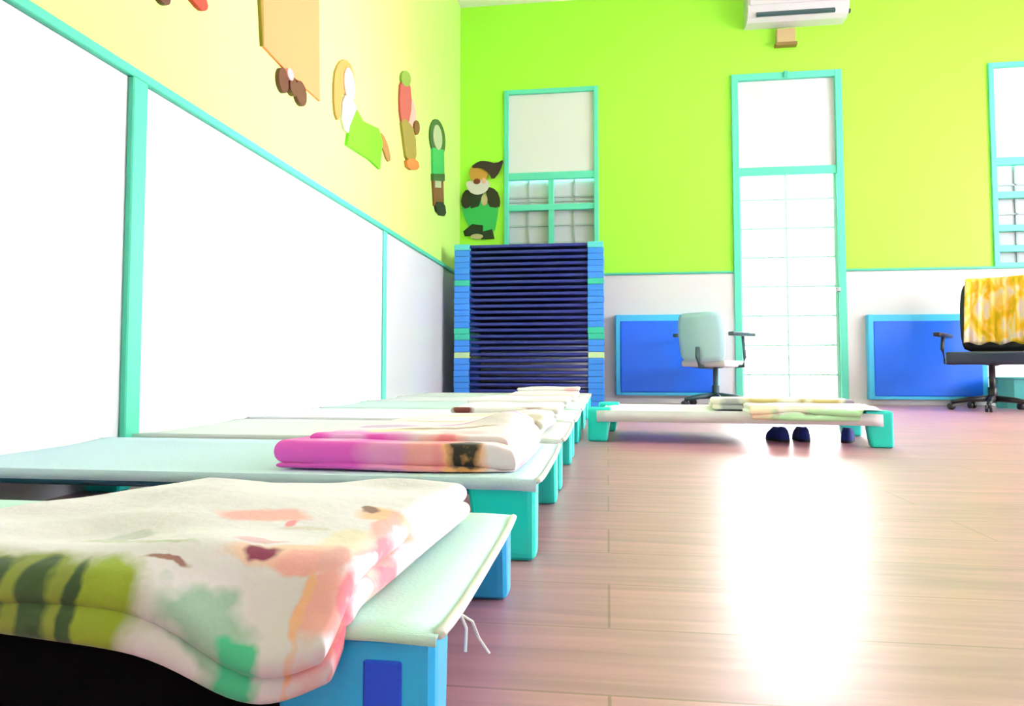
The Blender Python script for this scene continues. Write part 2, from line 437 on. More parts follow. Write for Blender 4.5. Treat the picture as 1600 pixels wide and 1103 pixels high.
free.location = (.575, 3.52, 0); free.rotation_euler = (0, 0, math.radians(-5))
tag(free, 'lone turquoise cot with white fabric standing in the middle of the floor before the door', 'cot')

# tall stack of navy cots, each one a cot of its own
def stack_cot(pl, fabric):
    e = empty('stacked_cot')
    for sx in (-1, 1):
        for sy in (-1, 1):
            a, b = (LX-.135, LX) if sx > 0 else (-LX, -LX+.135)
            c, d = (WY-.08, WY) if sy > 0 else (-WY, -WY+.08)
            bm = bmesh.new(); bx(bm, a, b, c, d, .0, .0515, .006, 2); link('leg', bm, pl, e)
    for sy in (-1, 1):
        y = sy*(WY-.028)
        bm = bmesh.new(); bx(bm, -LX+.13, LX-.13, y-.012, y+.012, .018, .046, .010, 2); link('side_rail', bm, M['navyrail'], e, True)
    bm = bmesh.new(); bx(bm, -LX+.10, LX-.10, -WY+.05, WY-.05, .030, .040, .004, 1); link('sleeping_surface', bm, M['navy'], e)
    return e
NS, PITCH = 27, .0522
sx_c, sy_c = -.672, 6.0+WY
protos = {}
ordn = ['topmost', 'second', 'third', 'fourth', 'fifth', 'sixth', 'seventh', 'eighth', 'ninth', 'tenth', 'eleventh', 'twelfth', 'thirteenth', 'fourteenth',
        'fifteenth', 'sixteenth', 'seventeenth', 'eighteenth', 'nineteenth', 'twentieth', 'twenty-first', 'twenty-second', 'twenty-third', 'twenty-fourth', 'twenty-fifth', 'twenty-sixth']
for k in range(NS):
    top = NS-1-k                            # 0 = topmost
    kind = 'stackteal' if top in (6, 14, 15) else 'stackpale' if top == 18 else 'stackmint' if top == 0 else 'stackblue'
    if kind not in protos: protos[kind] = c = stack_cot(M[kind], M['navy'])
    else: c = copy_tree(protos[kind])
    c.location = (sx_c+random.uniform(-.002, .002), sy_c+random.uniform(-.003, .003), k*PITCH)
    word = {'stackteal': 'sea-green', 'stackpale': 'pale lime', 'stackmint': 'pale aqua', 'stackblue': 'sky-blue'}[kind]
    lab = 'navy cot with %s ends, %s' % (word, 'topmost of the tall stack in the corner' if top == 0 else 'lowest of the tall stack in the corner' if k == 0 else ordn[top]+' from the top of the tall stack')
    tag(c, lab, 'cot', 'cots in the tall stack')

# ------------------------------------------------------------------ blankets
def sines(seed, k=1):
    r = random.Random(seed)
    w = [(r.uniform(4, 22)*(k if k == 1 else 1.2), r.uniform(-18, 18)*k*(1 if k == 1 else 1.6), r.uniform(0, 6.3), r.uniform(.3, 1)) for _ in range(9)]
    return lambda x, y: sum(a*math.sin(kx*x+ky*y+p) for kx, ky, p, a in w)/4.5
def blanket(name, corners, layers, material, label, group, zfun=None, amp=.006, seed=1, rest=None, fine=.0, nu=64, nv=64, rim=.02):
    """folded blanket: corners near-left, near-right, far-right, far-left (x,y); layers = [(z of underside, thickness, (du0,du1,dv0,dv1) insets)]"""
    bm = bmesh.new(); P = [Vector((c[0], c[1], 0)) for c in corners]
    for li, (zb, th, ins) in enumerate(layers):
        f = sines(seed*10+li); f2 = sines(seed*10+li+5); f3 = sines(seed*10+li+3, 2.6)
        U = lambda t, a, b, n: a+(1-a-b)*t
        wid = ((P[1]-P[0]).length+(P[2]-P[3]).length)/2; dep = ((P[3]-P[0]).length+(P[2]-P[1]).length)/2
        tops, bots = [], []
        def par(i, n):                      # denser near the rim
            t = i/n; return .5-.5*math.copysign(abs(math.cos(PI*t))**.75, math.cos(PI*t))
        for i in range(nu+1):
            rt, rb = [], []
            for j in range(nv+1):
                u0, v0 = par(i, nu), par(j, nv)
                u = ins[0]+(1-ins[0]-ins[1])*u0; v = ins[2]+(1-ins[2]-ins[3])*v0
                p = (P[0]*(1-u)+P[1]*u)*(1-v)+(P[3]*(1-u)+P[2]*u)*v
                # wavy outline
                ed = min(min(u0, 1-u0)*wid, min(v0, 1-v0)*dep)
                w = math.exp(-ed/.06)
                p.x += .010*w*f2(p.x*.6+3, p.y*.9); p.y += .010*w*f(p.x*.7, p.y*.8+1)
                s = min(1, ed/rim); h = math.sqrt(max(0, 1-(1-s)**2))
                zc = zb+th/2+(zfun(p.x, p.y) if zfun else 0)
                n = amp*f(p.x, p.y)+fine*f3(p.x, p.y)*math.exp(.8*f2(p.x, p.y))
                zt, zl = zc+h*th/2+n*(.4+.6*h), zc-h*th/2+n*.4*(1-h if li == 0 else 1)
                if rest:
                    g = rest(p.x, p.y); zl = max(zl, g+.0015*(1+li)); zt = max(zt, zl+.0008*h)
                rt.append(bm.verts.new((p.x, p.y, zt)))
                rb.append(bm.verts.new((p.x, p.y, zl)))
            tops.append(rt); bots.append(rb)
        for i in range(nu):
            for j in range(nv):
                bm.faces.new((tops[i][j], tops[i+1][j], tops[i+1][j+1], tops[i][j+1]))
                bm.faces.new((bots[i][j], bots[i][j+1], bots[i+1][j+1], bots[i+1][j]))
    bmesh.ops.remove_doubles(bm, verts=bm.verts, dist=2e-5)
    o = link(name, bm, material, None, True)
    c = sum(P, Vector())/4; c.z = layers[0][0]
    o.data.transform(Matrix.Translation(-c)); o.location = c
    tag(o, label, 'blanket', group)
    return o
ZD = .146
def on_cot(c, sag, ins=0, z=.141):
    """height of the fabric of cot c at (x, y); far below where the blanket hangs past the cot"""
    cs, sn = math.cos(c.rotation_euler.z), math.sin(c.rotation_euler.z)
    def f(x, y):
        dx, dy = x-c.location.x, y-c.location.y
        if ins and abs(dx*cs+dy*sn) > LX-.128 and abs(-dx*sn+dy*cs) > WY-.075: return .1575    # the raised end caps
        u = (dx*cs+dy*sn)/(LX+.002-ins)/c.scale.x; v = (-dx*sn+dy*cs)/(WY+.004)/c.scale.y
        if abs(u) > 1.012 or abs(v) > 1.02: return -1
        u, v = max(-1, min(1, u)), max(-1, min(1, v))
        return (z+.0045-sag*(1-u**4)*(1-v**4))*c.scale.z+.001
    return f
def marks(c, L): return [(x-c[0], y-c[1], rx, ry, a, col) for (x, y, rx, ry, a, col) in L]
# nearest: big white blanket with pink print and an olive printed fold on its near side
Q1 = [(-.86, .582), (-.222, .560), (-.203, 1.04), (-.60, 1.04)]
c1 = (sum(p[0] for p in Q1)/4, sum(p[1] for p in Q1)/4)
PK, RO, OR, MA, OL, DG = (.85, .40, .40), (.82, .25, .33), (.86, .45, .28), (.22, .02, .07), (.22, .27, .03), (.03, .07, .015)
m1 = print_mat('white_blanket_print', (.82, .77, .86), marks(c1, [
    (-.373, .738, .052, .022, 0, PK), (-.330, .715, .006, .016, 0, RO), (-.31, .70, .03, .006, 5, (.70, .62, .62)),
    (-.252, .775, .032, .024, 10, OR), (-.272, .787, .010, .010, 0, (.20, .08, .05)),
    (-.236, .735, .014, .06, 5, PK), (-.226, .68, .008, .04, -12, RO), (-.255, .67, .030, .04, 0, (.86, .74, .64)),
    (-.30, .632, .060, .013, 5, (.85, .58, .48)), (-.318, .632, .018, .009, 0, MA), (-.332, .650, .022, .007, 15, (.72, .45, .55)),
    (-.268, .625, .034, .012, 0, PK), (-.245, .630, .014, .020, 30, (.78, .40, .42)),
    (-.245, .590, .024, .030, 0, PK), (-.262, .590, .006, .030, 0, OR), (-.226, .590, .006, .030, 0, RO),
    (-.474, .66, .03, .012, 20, (.55, .56, .58)), (-.46, .64, .07, .006, -8, (.56, .58, .52)),  # grey fold lines: shade of the creases put into the colour
    (-.56, .572, .155, .036, 0, OL), (-.435, .570, .028, .034, 0, (.26, .34, .015)), (-.505, .575, .016, .022, 20, DG), (-.56, .578, .018, .024, -20, DG), (-.468, .572, .010, .022, 0, DG), (-.395, .604, .022, .004, 6, (.30, .14, .12)),
    (-.345, .578, .045, .018, 0, (.34, .50, .42)), (-.31, .566, .020, .010, 0, (.06, .48, .26)),
]))
def z1f(x, y):
    s = 0
    if y < .63: s -= 1.3*(.63-y)**1.5
    d = math.hypot((x+.290)/.075, (y-.570)/.042); s -= .040*math.exp(-d*d)
    s += .012*math.exp(-((x+.42)/.20)**2-((y-.86)/.12)**2)
    return s
blanket('folded_blanket', Q1, [(.115, .032, (0, 0, 0, 0)), (.140, .032, (.0, .010, .008, .02))], m1,
        'big white blanket with pink and olive print spread over the nearest cot', 'blankets on the cots', z1f, .0065, 3, rim=.020, fine=.0065, rest=on_cot(row[0], .016))
# magenta and pink blanket on the second cot
Q2 = [(-.680, 1.385), (-.175, 1.335), (-.165, 1.80), (-.60, 1.80)]
c2 = (sum(p[0] for p in Q2)/4, sum(p[1] for p in Q2)/4)
MG = (.80, .10, .58)
m2 = print_mat('magenta_blanket_print', (.90, .78, .90), marks(c2, [
    (-.58, 1.36, .19, .17, 0, MG), (-.55, 1.42, .05, .03, 0, (.85, .42, .80)), (-.42, 1.35, .09, .05, 0, (.84, .30, .62)),
    (-.335, 1.38, .065, .06, 0, (.86, .34, .36)), (-.28, 1.35, .045, .05, 0, (.88, .42, .20)), (-.275, 1.37, .034, .030, 0, (.02, .015, .008)), (-.275, 1.345, .016, .012, 0, (.55, .25, .08)), (-.33, 1.40, .02, .05, 0, (.80, .25, .30)),
    (-.45, 1.52, .08, .04, 0, (.90, .72, .50)), (-.37, 1.55, .12, .012, 4, (.35, .20, .12)), (-.30, 1.68, .14, .018, 8, (.72, .35, .72)), (-.52, 1.62, .10, .02, 0, (.66, .46, .74)),
    (-.31, 1.47, .06, .03, 0, (.88, .55, .62)), (-.20, 1.42, .02, .06, 0, (.90, .74, .78)),
]))
def z2f(x, y): return .032*math.exp(-((x+.23)/.08)**2-((y-1.70)/.14)**2) - max(0, x+.22)*.25
blanket('folded_blanket', Q2, [(ZD-.012, .014, (0, 0, 0, 0)), (ZD-.001, .046, (.004, .0, .010, .0)), (ZD+.036, .020, (.10, .05, .14, .02))], m2,
        'magenta and pink printed blanket folded flat on the second cot', 'blankets on the cots', z2f, .003, 11, rim=.013, fine=.0025, rest=on_cot(row[1], .016))
# the others farther along the row
def row_blanket(q, n, th, base, ms, label, seed, zf=None, z0=ZD-.012):
    rest = on_cot(row[seed-19], .016) if seed < 26 else on_cot(free, .018, .045)
    c = (sum(p[0] for p in q)/4, sum(p[1] for p in q)/4)
    r = random.Random(seed)
    L = [(z0+k*th*.82, th, (r.uniform(0, .04)*(k > 0), r.uniform(0, .02), r.uniform(0, .03), r.uniform(0, .05))) for k in range(n)]
    return blanket('folded_blanket', q, L, print_mat('blanket_print_%d' % seed, base, marks(c, ms)), label, 'blankets on the cots', zf, .0035, seed, rest, .003, 36, 24, th*.5)
row_blanket([(-.66, 2.02), (-.18, 2.02), (-.17, 2.46), (-.62, 2.46)], 2, .026, (.88, .84, .82), [
    (-.50, 2.06, .12, .03, 0, (.55, .36, .20)), (-.30, 2.2, .10, .03, 5, (.80, .62, .72)), (-.22, 2.1, .03, .10, 0, (.52, .42, .32)), (-.42, 2.3, .12, .06, 0, (.92, .80, .52))],
    'cream and tan blanket folded on the third cot', 21, lambda x, y: .022*math.exp(-((x+.24)/.09)**2-((y-2.3)/.2)**2))
row_blanket([(-.62, 2.74), (-.19, 2.72), (-.19, 3.18), (-.60, 3.16)], 2, .027, (.90, .87, .88), [
    (-.57, 2.73, .05, .04, 0, (.16, .03, .02)), (-.30, 2.76, .06, .02, 0, (.45, .32, .30)), (-.28, 2.95, .12, .05, 0, (.92, .82, .72)), (-.48, 2.9, .07, .04, 0, (.84, .86, .70))],
    'white blanket with a dark maroon corner folded on the fourth cot', 22)
row_blanket([(-.70, 3.45), (-.19, 3.44), (-.19, 3.88), (-.68, 3.88)], 2, .027, (.90, .85, .88), [
    (-.30, 3.5, .14, .03, 3, (.80, .55, .50)), (-.55, 3.55, .10, .05, 0, (.80, .84, .62)), (-.24, 3.6, .04, .12, 0, (.90, .62, .60))],
    'off-white blanket with faded rose print folded on the fifth cot', 23)
row_blanket([(-.60, 4.16), (-.18, 4.15), (-.18, 4.58), (-.58, 4.58)], 2, .028, (.92, .84, .84), [
    (-.25, 4.2, .10, .03, 0, (.86, .45, .48)), (-.45, 4.3, .08, .08, 0, (.90, .80, .62)), (-.23, 4.4, .05, .06, 0, (.84, .50, .56))],
    'pale pink blanket folded on the last but one cot', 24)
row_blanket([(-.62, 4.87), (-.20, 4.86), (-.20, 5.28), (-.58, 5.28)], 3, .024, (.94, .90, .92), [
    (-.25, 4.9, .05, .06, 0, (.90, .58, .64)), (-.45, 4.95, .08, .05, 0, (.94, .86, .80))],
    'white blanket with a pink corner folded on the farthest cot', 25)
# two blankets on the lone cot
row_blanket([(.62, 3.20), (1.15, 3.15), (1.17, 3.46), (.64, 3.52)], 2, .026, (.86, .86, .90), [
    (.67, 3.22, .07, .06, 0, (.88, .70, .52)), (.73, 3.19, .03, .02, 0, (.50, .45, .38)), (.85, 3.22, .10, .06, 0, (.74, .74, .60)), (1.08, 3.22, .05, .03, 30, (.50, .52, .58)), (.9, 3.17, .30, .022, -5, (.50, .84, .52))],
    'whitish blanket with pale green edge on near half of the lone cot', 26, lambda x, y: -.35*max(0, 3.26-.09*(x-.6)-y), ZD-.020)
row_blanket([(.50, 3.56), (1.16, 3.50), (1.18, 3.74), (.52, 3.80)], 2, .030, (.84, .82, .70), [
    (.60, 3.58, .06, .04, 0, (.40, .42, .44)), (.75, 3.56, .10, .05, 0, (.56, .44, .16)), (.92, 3.55, .03, .04, 0, (.46, .38, .16)), (1.02, 3.53, .08, .05, 0, (.55, .42, .16)), (1.13, 3.52, .03, .05, 0, (.30, .24, .34)), (.85, 3.7, .3, .05, 0, (.88, .86, .62))],
    'mustard and grey patterned blanket on far half of the lone cot', 27, None, ZD-.012)

# added black block standing in for the deep shade under the nearest cot
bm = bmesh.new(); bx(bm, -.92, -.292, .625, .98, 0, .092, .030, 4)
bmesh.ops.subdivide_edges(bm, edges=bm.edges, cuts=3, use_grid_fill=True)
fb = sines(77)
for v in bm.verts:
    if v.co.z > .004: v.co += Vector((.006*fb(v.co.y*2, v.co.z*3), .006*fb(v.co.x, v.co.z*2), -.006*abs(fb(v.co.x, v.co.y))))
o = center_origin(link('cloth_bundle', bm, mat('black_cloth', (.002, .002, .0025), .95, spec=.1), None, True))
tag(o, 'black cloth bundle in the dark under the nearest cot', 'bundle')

# small dark blue shoes under the lone cot
def shoe(loc, rz, label):
    e = empty('shoe', loc, rz)
    out = smooth_poly([(-.075, -.026), (-.02, -.026), (.04, -.032), (.078, -.018), (.078, .018), (.04, .030), (-.02, .022), (-.075, .024)])
    bm = bmesh.new()
    lo = [bm.verts.new((x, y, 0)) for x, y in out]; hi = [bm.verts.new((x, y, .012)) for x, y in out]
    bm.faces.new(lo); bm.faces.new(hi)
    for i in range(len(out)): bm.faces.new((lo[i], lo[(i+1) % len(out)], hi[(i+1) % len(out)], hi[i]))
    link('sole', bm, M['sole'], e)
    bm = bmesh.new(); rings = []
    for t, hh in ((1, .012), (.97, .03), (.86, .05), (.62, .066)):
        rings.append([bm.verts.new((x*t-.012*(1-t), y*t, .012+(hh-.012)*(1.0 if x < .02 else max(.45, 1-(x-.02)*8)))) for x, y in out])
    for a, b in zip(rings, rings[1:]):
        for i in range(len(out)): bm.faces.new((a[i], a[(i+1) % len(out)], b[(i+1) % len(out)], b[i]))
    bm.faces.new(rings[-1])
    link('shoe_upper', bm, M['shoe'], e, True)
    tag(e, label, 'shoe', 'shoes under the lone cot')
shoe((.78, 3.44, 0), 1.9, 'small dark blue shoe under the lone cot, leftmost of the three')
shoe((.89, 3.46, 0), 1.6, 'small dark blue shoe under the lone cot, middle one of the three')
shoe((1.085, 3.43, 0), 1.2, 'small dark blue shoe under the lone cot, rightmost beside the end leg')

# ------------------------------------------------------------------ blue wall pads
def pad(x0, x1, z0, z1, label):
    e = empty('wall_pad', ((x0+x1)/2, YB-.05, z0))
    w, h = (x1-x0)/2, z1-z0
    box('pad_body', -w+.045, w-.045, -.045, .036, .03, h-.06, M['vinyl'], e, .014, 3)
    bm = bmesh.new()
    bx(bm, -w, -w+.05, -.038, .036, 0, h, .012, 3); bx(bm, w-.05, w, -.038, .036, 0, h, .012, 3)
    bx(bm, -w+.045, w-.045, -.035, .036, h-.075, h-.002, .006, 2); bx(bm, -w+.045, w-.045, -.035, .036, .002, .04, .006, 2)
    link('pad_border', bm, M['vinyl_edge'], e)
    tag(e, label, 'wall pad', 'blue wall pads')
pad(.075, 1.02, .075, .835, 'blue padded panel on the white wall, left of the bright door')
pad(2.33, 3.32, .05, .815, 'blue padded panel on the white wall, right of the bright door')

# ------------------------------------------------------------------ swivel chairs
def chair(name, loc, rz, sth, seat_m, back_m, arm_m, base_m, sz, bz0, bz1, az, sw, label, back_w=.22):
    e = empty(name, loc, rz)
    bm = bmesh.new(); bx(bm, -sw, sw, -sw, sw, sz-sth, sz, .026, 4); o = link('seat', bm, seat_m, e, True)
    for v in o.data.vertices:
        r = math.hypot(v.co.x, v.co.y)/(sw*1.41); v.co.x *= 1-.10*r*r; v.co.y *= 1-.10*r*r
        v.co.z -= .012*max(0, v.co.y/sw)
    bm = bmesh.new(); n = 10
    g = {}
    for f_ in (0, 1):
        for i in range(n+1):
            for j in range(n+1):
                u, v = -1+2*i/n, j/n
                s = back_w*(1-.12*abs(2*v-1)**3)
                x = u*s; z = bz0+(bz1-bz0)*v
                if abs(u) > .99 and (v < .01 or v > .99): z += .02 if v < .5 else -.02
                y = -sw-.01+.05*u*u*.9-.05*(v-.3) + (0 if f_ else -.028)
                g[f_, i, j] = bm.verts.new((x, y, z))
    for f_ in (0, 1):
        for i in range(n):
            for j in range(n): bm.faces.new((g[f_, i, j], g[f_, i+1, j], g[f_, i+1, j+1], g[f_, i, j+1]))
    for i in range(n):
        for j in (0, n): bm.faces.new((g[0, i, j], g[0, i+1, j], g[1, i+1, j], g[1, i, j]))
        for k in (0, n): bm.faces.new((g[0, k, i], g[0, k, i+1], g[1, k, i+1], g[1, k, i]))
    bk = link('backrest', bm, back_m, e, True)
    bm = bmesh.new(); tube(bm, [(0, -.05, sz-sth-.005), (0, -sw-.02, sz-sth), (0, -sw-.06, sz+.03), (0, -sw-.055, bz0+.12)], .018); link('back_support', bm, base_m, e, True)
    for s in (-1, 1):
        bm = bmesh.new(); bx(bm, s*(sw+.03)-.026, s*(sw+.03)+.026, -sw+.02, sw-.06, az-.034, az, .012, 3); ar = link('armrest', bm, arm_m, e, True)
        bm = bmesh.new(); tube(bm, [(s*(sw-.06), .02, sz-sth), (s*(sw+.015), .02, sz-sth+.005), (s*(sw+.035), .01, sz+.02), (s*(sw+.03), -.01, az-.02)], .014); link('arm_support', bm, arm_m, ar, True)
    bm = bmesh.new(); lathe(bm, [(.032, .06), (.032, .18), (.022, .185), (.022, sz-sth-.015), (.07, sz-sth-.01), (.07, sz-sth+.003)], 16); link('column', bm, base_m, e, True)
    for k in range(5):
        a = 2*PI*k/5+.35
        bm = bmesh.new(); tube(bm, [(.02*math.cos(a), .02*math.sin(a), .095), (.16*math.cos(a), .16*math.sin(a), .085), (.285*math.cos(a), .285*math.sin(a), .062)], [.026, .021, .016]); ft = link('base_spoke', bm, base_m, e, True)
        bm = bmesh.new()
        cx, cy = .285*math.cos(a), .285*math.sin(a)
        for t in (-1, 1):
            dx, dy = -math.sin(a)*.014*t, math.cos(a)*.014*t
            ax = Vector((-math.sin(a), math.cos(a), 0)); c = Vector((cx+dx, cy+dy, .027))
            tube(bm, [c-ax*.009, c+ax*.009], .027, 14)
        tube(bm, [(cx, cy, .03), (cx, cy, .066)], .008)
        link('caster', bm, M['dark'], ft, True)
    tag(e, label, 'chair')
    return e
chair('swivel_chair', (.93, 6.33, 0), math.radians(-38), .055, M['chairgrey'], M['chairwhite'], M['slate'], M['slate'], .40, .39, .80, .635, .235,
      'pale aqua swivel chair with dark armrests before the left blue wall pad', .215)
chair('office_chair', (3.01, 6.05, 0), math.radians(146), .10, M['navyseat'], M['dark'], M['dark'], M['dark'], .470, .47, 1.05, .62, .30,
      'dark navy office chair before the right blue wall pad, draped with a yellow cloth', .25)

# yellow cloth hung over the office chair's back
def cloth():
    bm = bmesh.new(); n, mrows = 44, 30
    rz = math.radians(146); ca, sa = math.cos(rz), math.sin(rz)
    rows = []
    path = []                                # (offset behind/before the back, height)
    for k in range(mrows+1):
        t = k/mrows
        if t < .72: path.append((.036, .535+(1.062-.535)*(t/.72)))
        elif t < .80: a = PI*(t-.72)/.08; path.append((-.012+.048*math.cos(a), 1.062+.030*math.sin(a)))
        else: path.append((-.060, 1.062-.30*((t-.80)/.20)))
    for k, (off, z) in enumerate(path):
        row = []
        for i in range(n+1):
            u = -1+2*i/n
            fl = .010*math.sin(u*15+z*3)+.006*math.sin(u*31+1)
            if z > 1.05: fl *= .3
            x = u*(.200+.03*(1.08-z)); y = -.30-.01+.045*u*u-.05*((z-.5)/.55-.3)+off*1.25+(fl if off < 0 else -fl)*.9 - (.012 if off < 0 else -.012)
            zz = z + (.012*math.sin(u*9) if k == 0 else 0)
            row.append(bm.verts.new((3.01+x*ca-y*sa, 6.05+x*sa+y*ca, zz)))
        rows.append(row)
    for a, b in zip(rows, rows[1:]):
        for i in range(n): bm.faces.new((a[i], a[i+1], b[i+1], b[i]))
    return bm
def cloth_mat():
    m, nt, p = new_mat('yellow_printed_cotton'); L = nt.links.new
    p.inputs['Roughness'].default_value = .85
    tc = nt.nodes.new('ShaderNodeTexCoord')
    mp = nt.nodes.new('ShaderNodeMapping'); mp.inputs['Scale'].default_value = (9, 9, 4.5)
    L(tc.outputs['Object'], mp.inputs['Vector'])
    nz = nt.nodes.new('ShaderNodeTexNoise'); nz.inputs['Scale'].default_value = 1.2; nz.inputs['Detail'].default_value = 2; nz.inputs['Distortion'].default_value = .8
    L(mp.outputs[0], nz.inputs['Vector'])
    cr = nt.nodes.new('ShaderNodeValToRGB'); e = cr.color_ramp.elements
    e[0].position = .36; e[0].color = (.66, .44, .0, 1); e[1].position = .62; e[1].color = (.90, .70, .66, 1)
    k = e.new(.45); k.color = (.95, .52, .02, 1); k = e.new(.55); k.color = (.95, .74, .28, 1)
    L(nz.outputs['Fac'], cr.inputs['Fac']); L(cr.outputs['Color'], p.inputs['Base Color'])
    return m
cl = link('printed_cloth', cloth(), cloth_mat(), None, True)
md = cl.modifiers.new('thickness', 'SOLIDIFY'); md.thickness = .004; md.offset = 0
center_origin(cl)
tag(cl, 'yellow and white printed cloth hanging over the office chair back', 'cloth')
# aqua tub behind the chair
e = empty('plastic_tub', (3.42, 6.45, 0))
bm = bmesh.new()
o_, i_ = [], []
for (r, z) in ((.15, 0), (.165, .10), (.18, .24), (.195, .245), (.195, .255), (.172, .255), (.158, .12), (.14, .02)):
    o_.append([bm.verts.new((x*r*1.1, y*r*.95, z)) for x, y in smooth_poly([(-1, -1), (1, -1), (1, 1), (-1, 1)], 2)])
for a, b in zip(o_, o_[1:]):
    for i in range(len(a)): bm.faces.new((a[i], a[(i+1) % len(a)], b[(i+1) % len(a)], b[i]))
bm.faces.new(o_[0]); bm.faces.new(o_[-1])
link('tub_body', bm, M['tub'], e)
for s in (-1, 1):
    bm = bmesh.new(); bx(bm, s*.19-.012+s*.012, s*.19+.012+s*.012, -.05, .05, .20, .235, .006, 2); link('handle', bm, M['tub'], e)
tag(e, 'aqua plastic tub on the floor behind the dark office chair', 'tub')

# ------------------------------------------------------------------ air conditioner and the box below it
e = empty('air_conditioner', (1.755, YB, 3.545))
prof = [(0, 0), (-.13, .0), (-.175, .025), (-.205, .075), (-.215, .16), (-.205, .27), (-.16, .295), (0, .295)]
bm = bmesh.new(); prism(bm, prof, 'x', -.445, .445); link('casing', bm, M['ac'], e)
bm = bmesh.new(); bx(bm, -.43, .43, -.224, -.206, .13, .27, .006, 2); link('front_panel', bm, M['ac'], e)
bm = bmesh.new(); R = Matrix.Translation((0, -.193, .058)) @ Matrix.Rotation(math.radians(-30), 4, 'X'); bx(bm, -.37, .32, -.012, .012, -.034, .034, 0, 1, R); link('air_outlet', bm, M['slate'], e)
bm = bmesh.new(); R = Matrix.Translation((0, -.201, .050)) @ Matrix.Rotation(math.radians(-62), 4, 'X'); bx(bm, -.36, .31, -.002, .002, -.010, .010, 0, 1, R); link('louvre', bm, M['ac'], e)
bm = bmesh.new(); tube(bm, [(.445, -.05, .10), (.50, -.05, .10)], .022, 12); link('pipe', bm, M['dark'], e, True)
tag(e, 'white wall air conditioner high above the bright door', 'air conditioner')
e = empty('wall_box', (1.68, YB, 3.35))
box('box_body', -.085, .085, -.06, 0, .03, .165, M['tan'], e, .008, 2)
box('box_foot', -.10, .10, -.07, 0, 0, .032, M['tan_dark'], e, .006, 2)
tag(e, 'small tan box on the green wall below the air conditioner', 'wall box')

# ------------------------------------------------------------------ painted wooden cut-out figures on the walls
def cutout(name, ax, base, pieces, label, group):
    e = empty(name, base)
    for (pn, pts, depth, m, sm) in pieces:
        pts = smooth_poly(pts, sm) if sm else pts
        bm = bmesh.new()
        if ax == 'x': prism(bm, [(p[0]-base[1], p[1]-base[2]) for p in pts], 'x', depth[0], depth[1], .0015)
        else: prism(bm, [(p[0]-base[0], p[1]-base[2]) for p in pts], 'y', -depth[0], -depth[1], .0015)
        link(pn, bm, m, e)
    tag(e, label, 'wall figure', group)
    return e
B, F1, F2 = (0, .012), (0, .018), (0, .024)
GR = 'painted cut-out figures on the walls'
E_ = ring_ellipse
cutout('wall_figure', 'x', (XL, 3.05, 1.58), [
    ('robe', [(2.72, 2.0), (2.757, 1.695), (2.948, 1.682), (3.352, 1.683), (3.318, 2.30), (2.80, 2.30)], B, [A['orange']], 0),
    ('robe_edge', [(2.70, 2.0), (2.745, 1.69), (2.76, 1.695), (2.735, 2.0), (2.80, 2.30), (2.78, 2.30)], (0, .014), A['rim'], 0),
    ('head', E_(3.06, 2.42, .15, .17), B, A['skin'], 0),
    ('shoe', E_(2.936, 1.62, .050, .055), F1, A['brown'], 0), ('shoe', E_(3.03, 1.626, .046, .038), F2, A['brown'], 0), ('shoe', E_(3.12, 1.633, .062, .058), F1, A['brown'], 0),
    ('sock', E_(2.985, 1.668, .032, .026), (0, .027), A['pink'], 0)],
    'orange robed cut-out figure with dark brown shoes on the left wall', GR)
cutout('wall_figure', 'x', (XL, 2.18, 1.52), [
    ('shoe', [(2.168, 1.640), (2.258, 1.613), (2.305, 1.613), (2.335, 1.64), (2.32, 1.668), (2.256, 1.70), (2.18, 1.70)], F1, A['red'], 1),
    ('shoe', E_(2.075, 1.553, .038, .030), F1, A['brown'], 0),
    ('trousers', [(2.03, 1.57), (2.10, 1.565), (2.17, 1.69), (2.26, 1.68), (2.30, 2.2), (2.02, 2.2)], B, A['olive'], 0)],
    'cut-out figure at the top left with only a red and a brown shoe showing', GR)
cutout('wall_figure', 'x', (XL, 3.95, 1.58), [
    ('hair', [(3.536, 1.704), (3.53, 1.889), (3.59, 1.988), (3.691, 2.055), (3.80, 2.057), (3.865, 1.964), (3.80, 1.90), (3.66, 1.86), (3.63, 1.75), (3.601, 1.657)], B, A['hair'], 1),
    ('face', E_(3.745, 1.925, .085, .095), F1, A['skin'], 0),
    ('blouse', [(3.650, 1.84), (3.815, 1.862), (3.92, 1.80), (3.80, 1.65), (3.638, 1.649)], (0, .016), A['white'], 1),
    ('skirt', [(3.86, 1.83), (3.977, 1.796), (4.258, 1.852), (4.336, 1.787), (4.291, 1.598), (4.096, 1.603), (3.716, 1.574), (3.752, 1.69)], F1, A['green'], 0),
    ('leg', [(4.258, 1.83), (4.361, 1.853), (4.469, 1.816), (4.541, 1.73), (4.459, 1.693), (4.363, 1.762), (4.29, 1.74)], B, A['stick'], 1)],
    'long-haired cut-out figure in a leaf green skirt on the left wall', GR)
cutout('wall_figure', 'x', (XL, 4.98, 1.77), [
    ('cap', E_(4.86, 2.42, .13, .055, 18, .42), F1, A['cap'], 0),
    ('head', [(4.731, 2.37), (4.971, 2.45), (5.026, 2.282), (4.929, 2.10), (4.785, 2.03), (4.705, 2.163)], (0, .016), A['rose'], 1),
    ('jacket', E_(5.03, 2.212, .135, .135, 18, .4), B, A['pink'], 0),
    ('hand', E_(5.136, 2.155, .085, .052, 16, .5), F2, A['bark'], 0),
    ('trousers', [(4.738, 2.09), (4.913, 2.13), (5.118, 2.12), (5.159, 1.89), (4.887, 1.815), (4.803, 1.968)], F1, A['olive'], 1),
    ('shoes', [(4.854, 1.836), (5.159, 1.921), (5.233, 1.858), (4.905, 1.766)], F2, A['rust'], 1)],
    'cut-out figure with moss green cap and rose jacket on the left wall', GR)
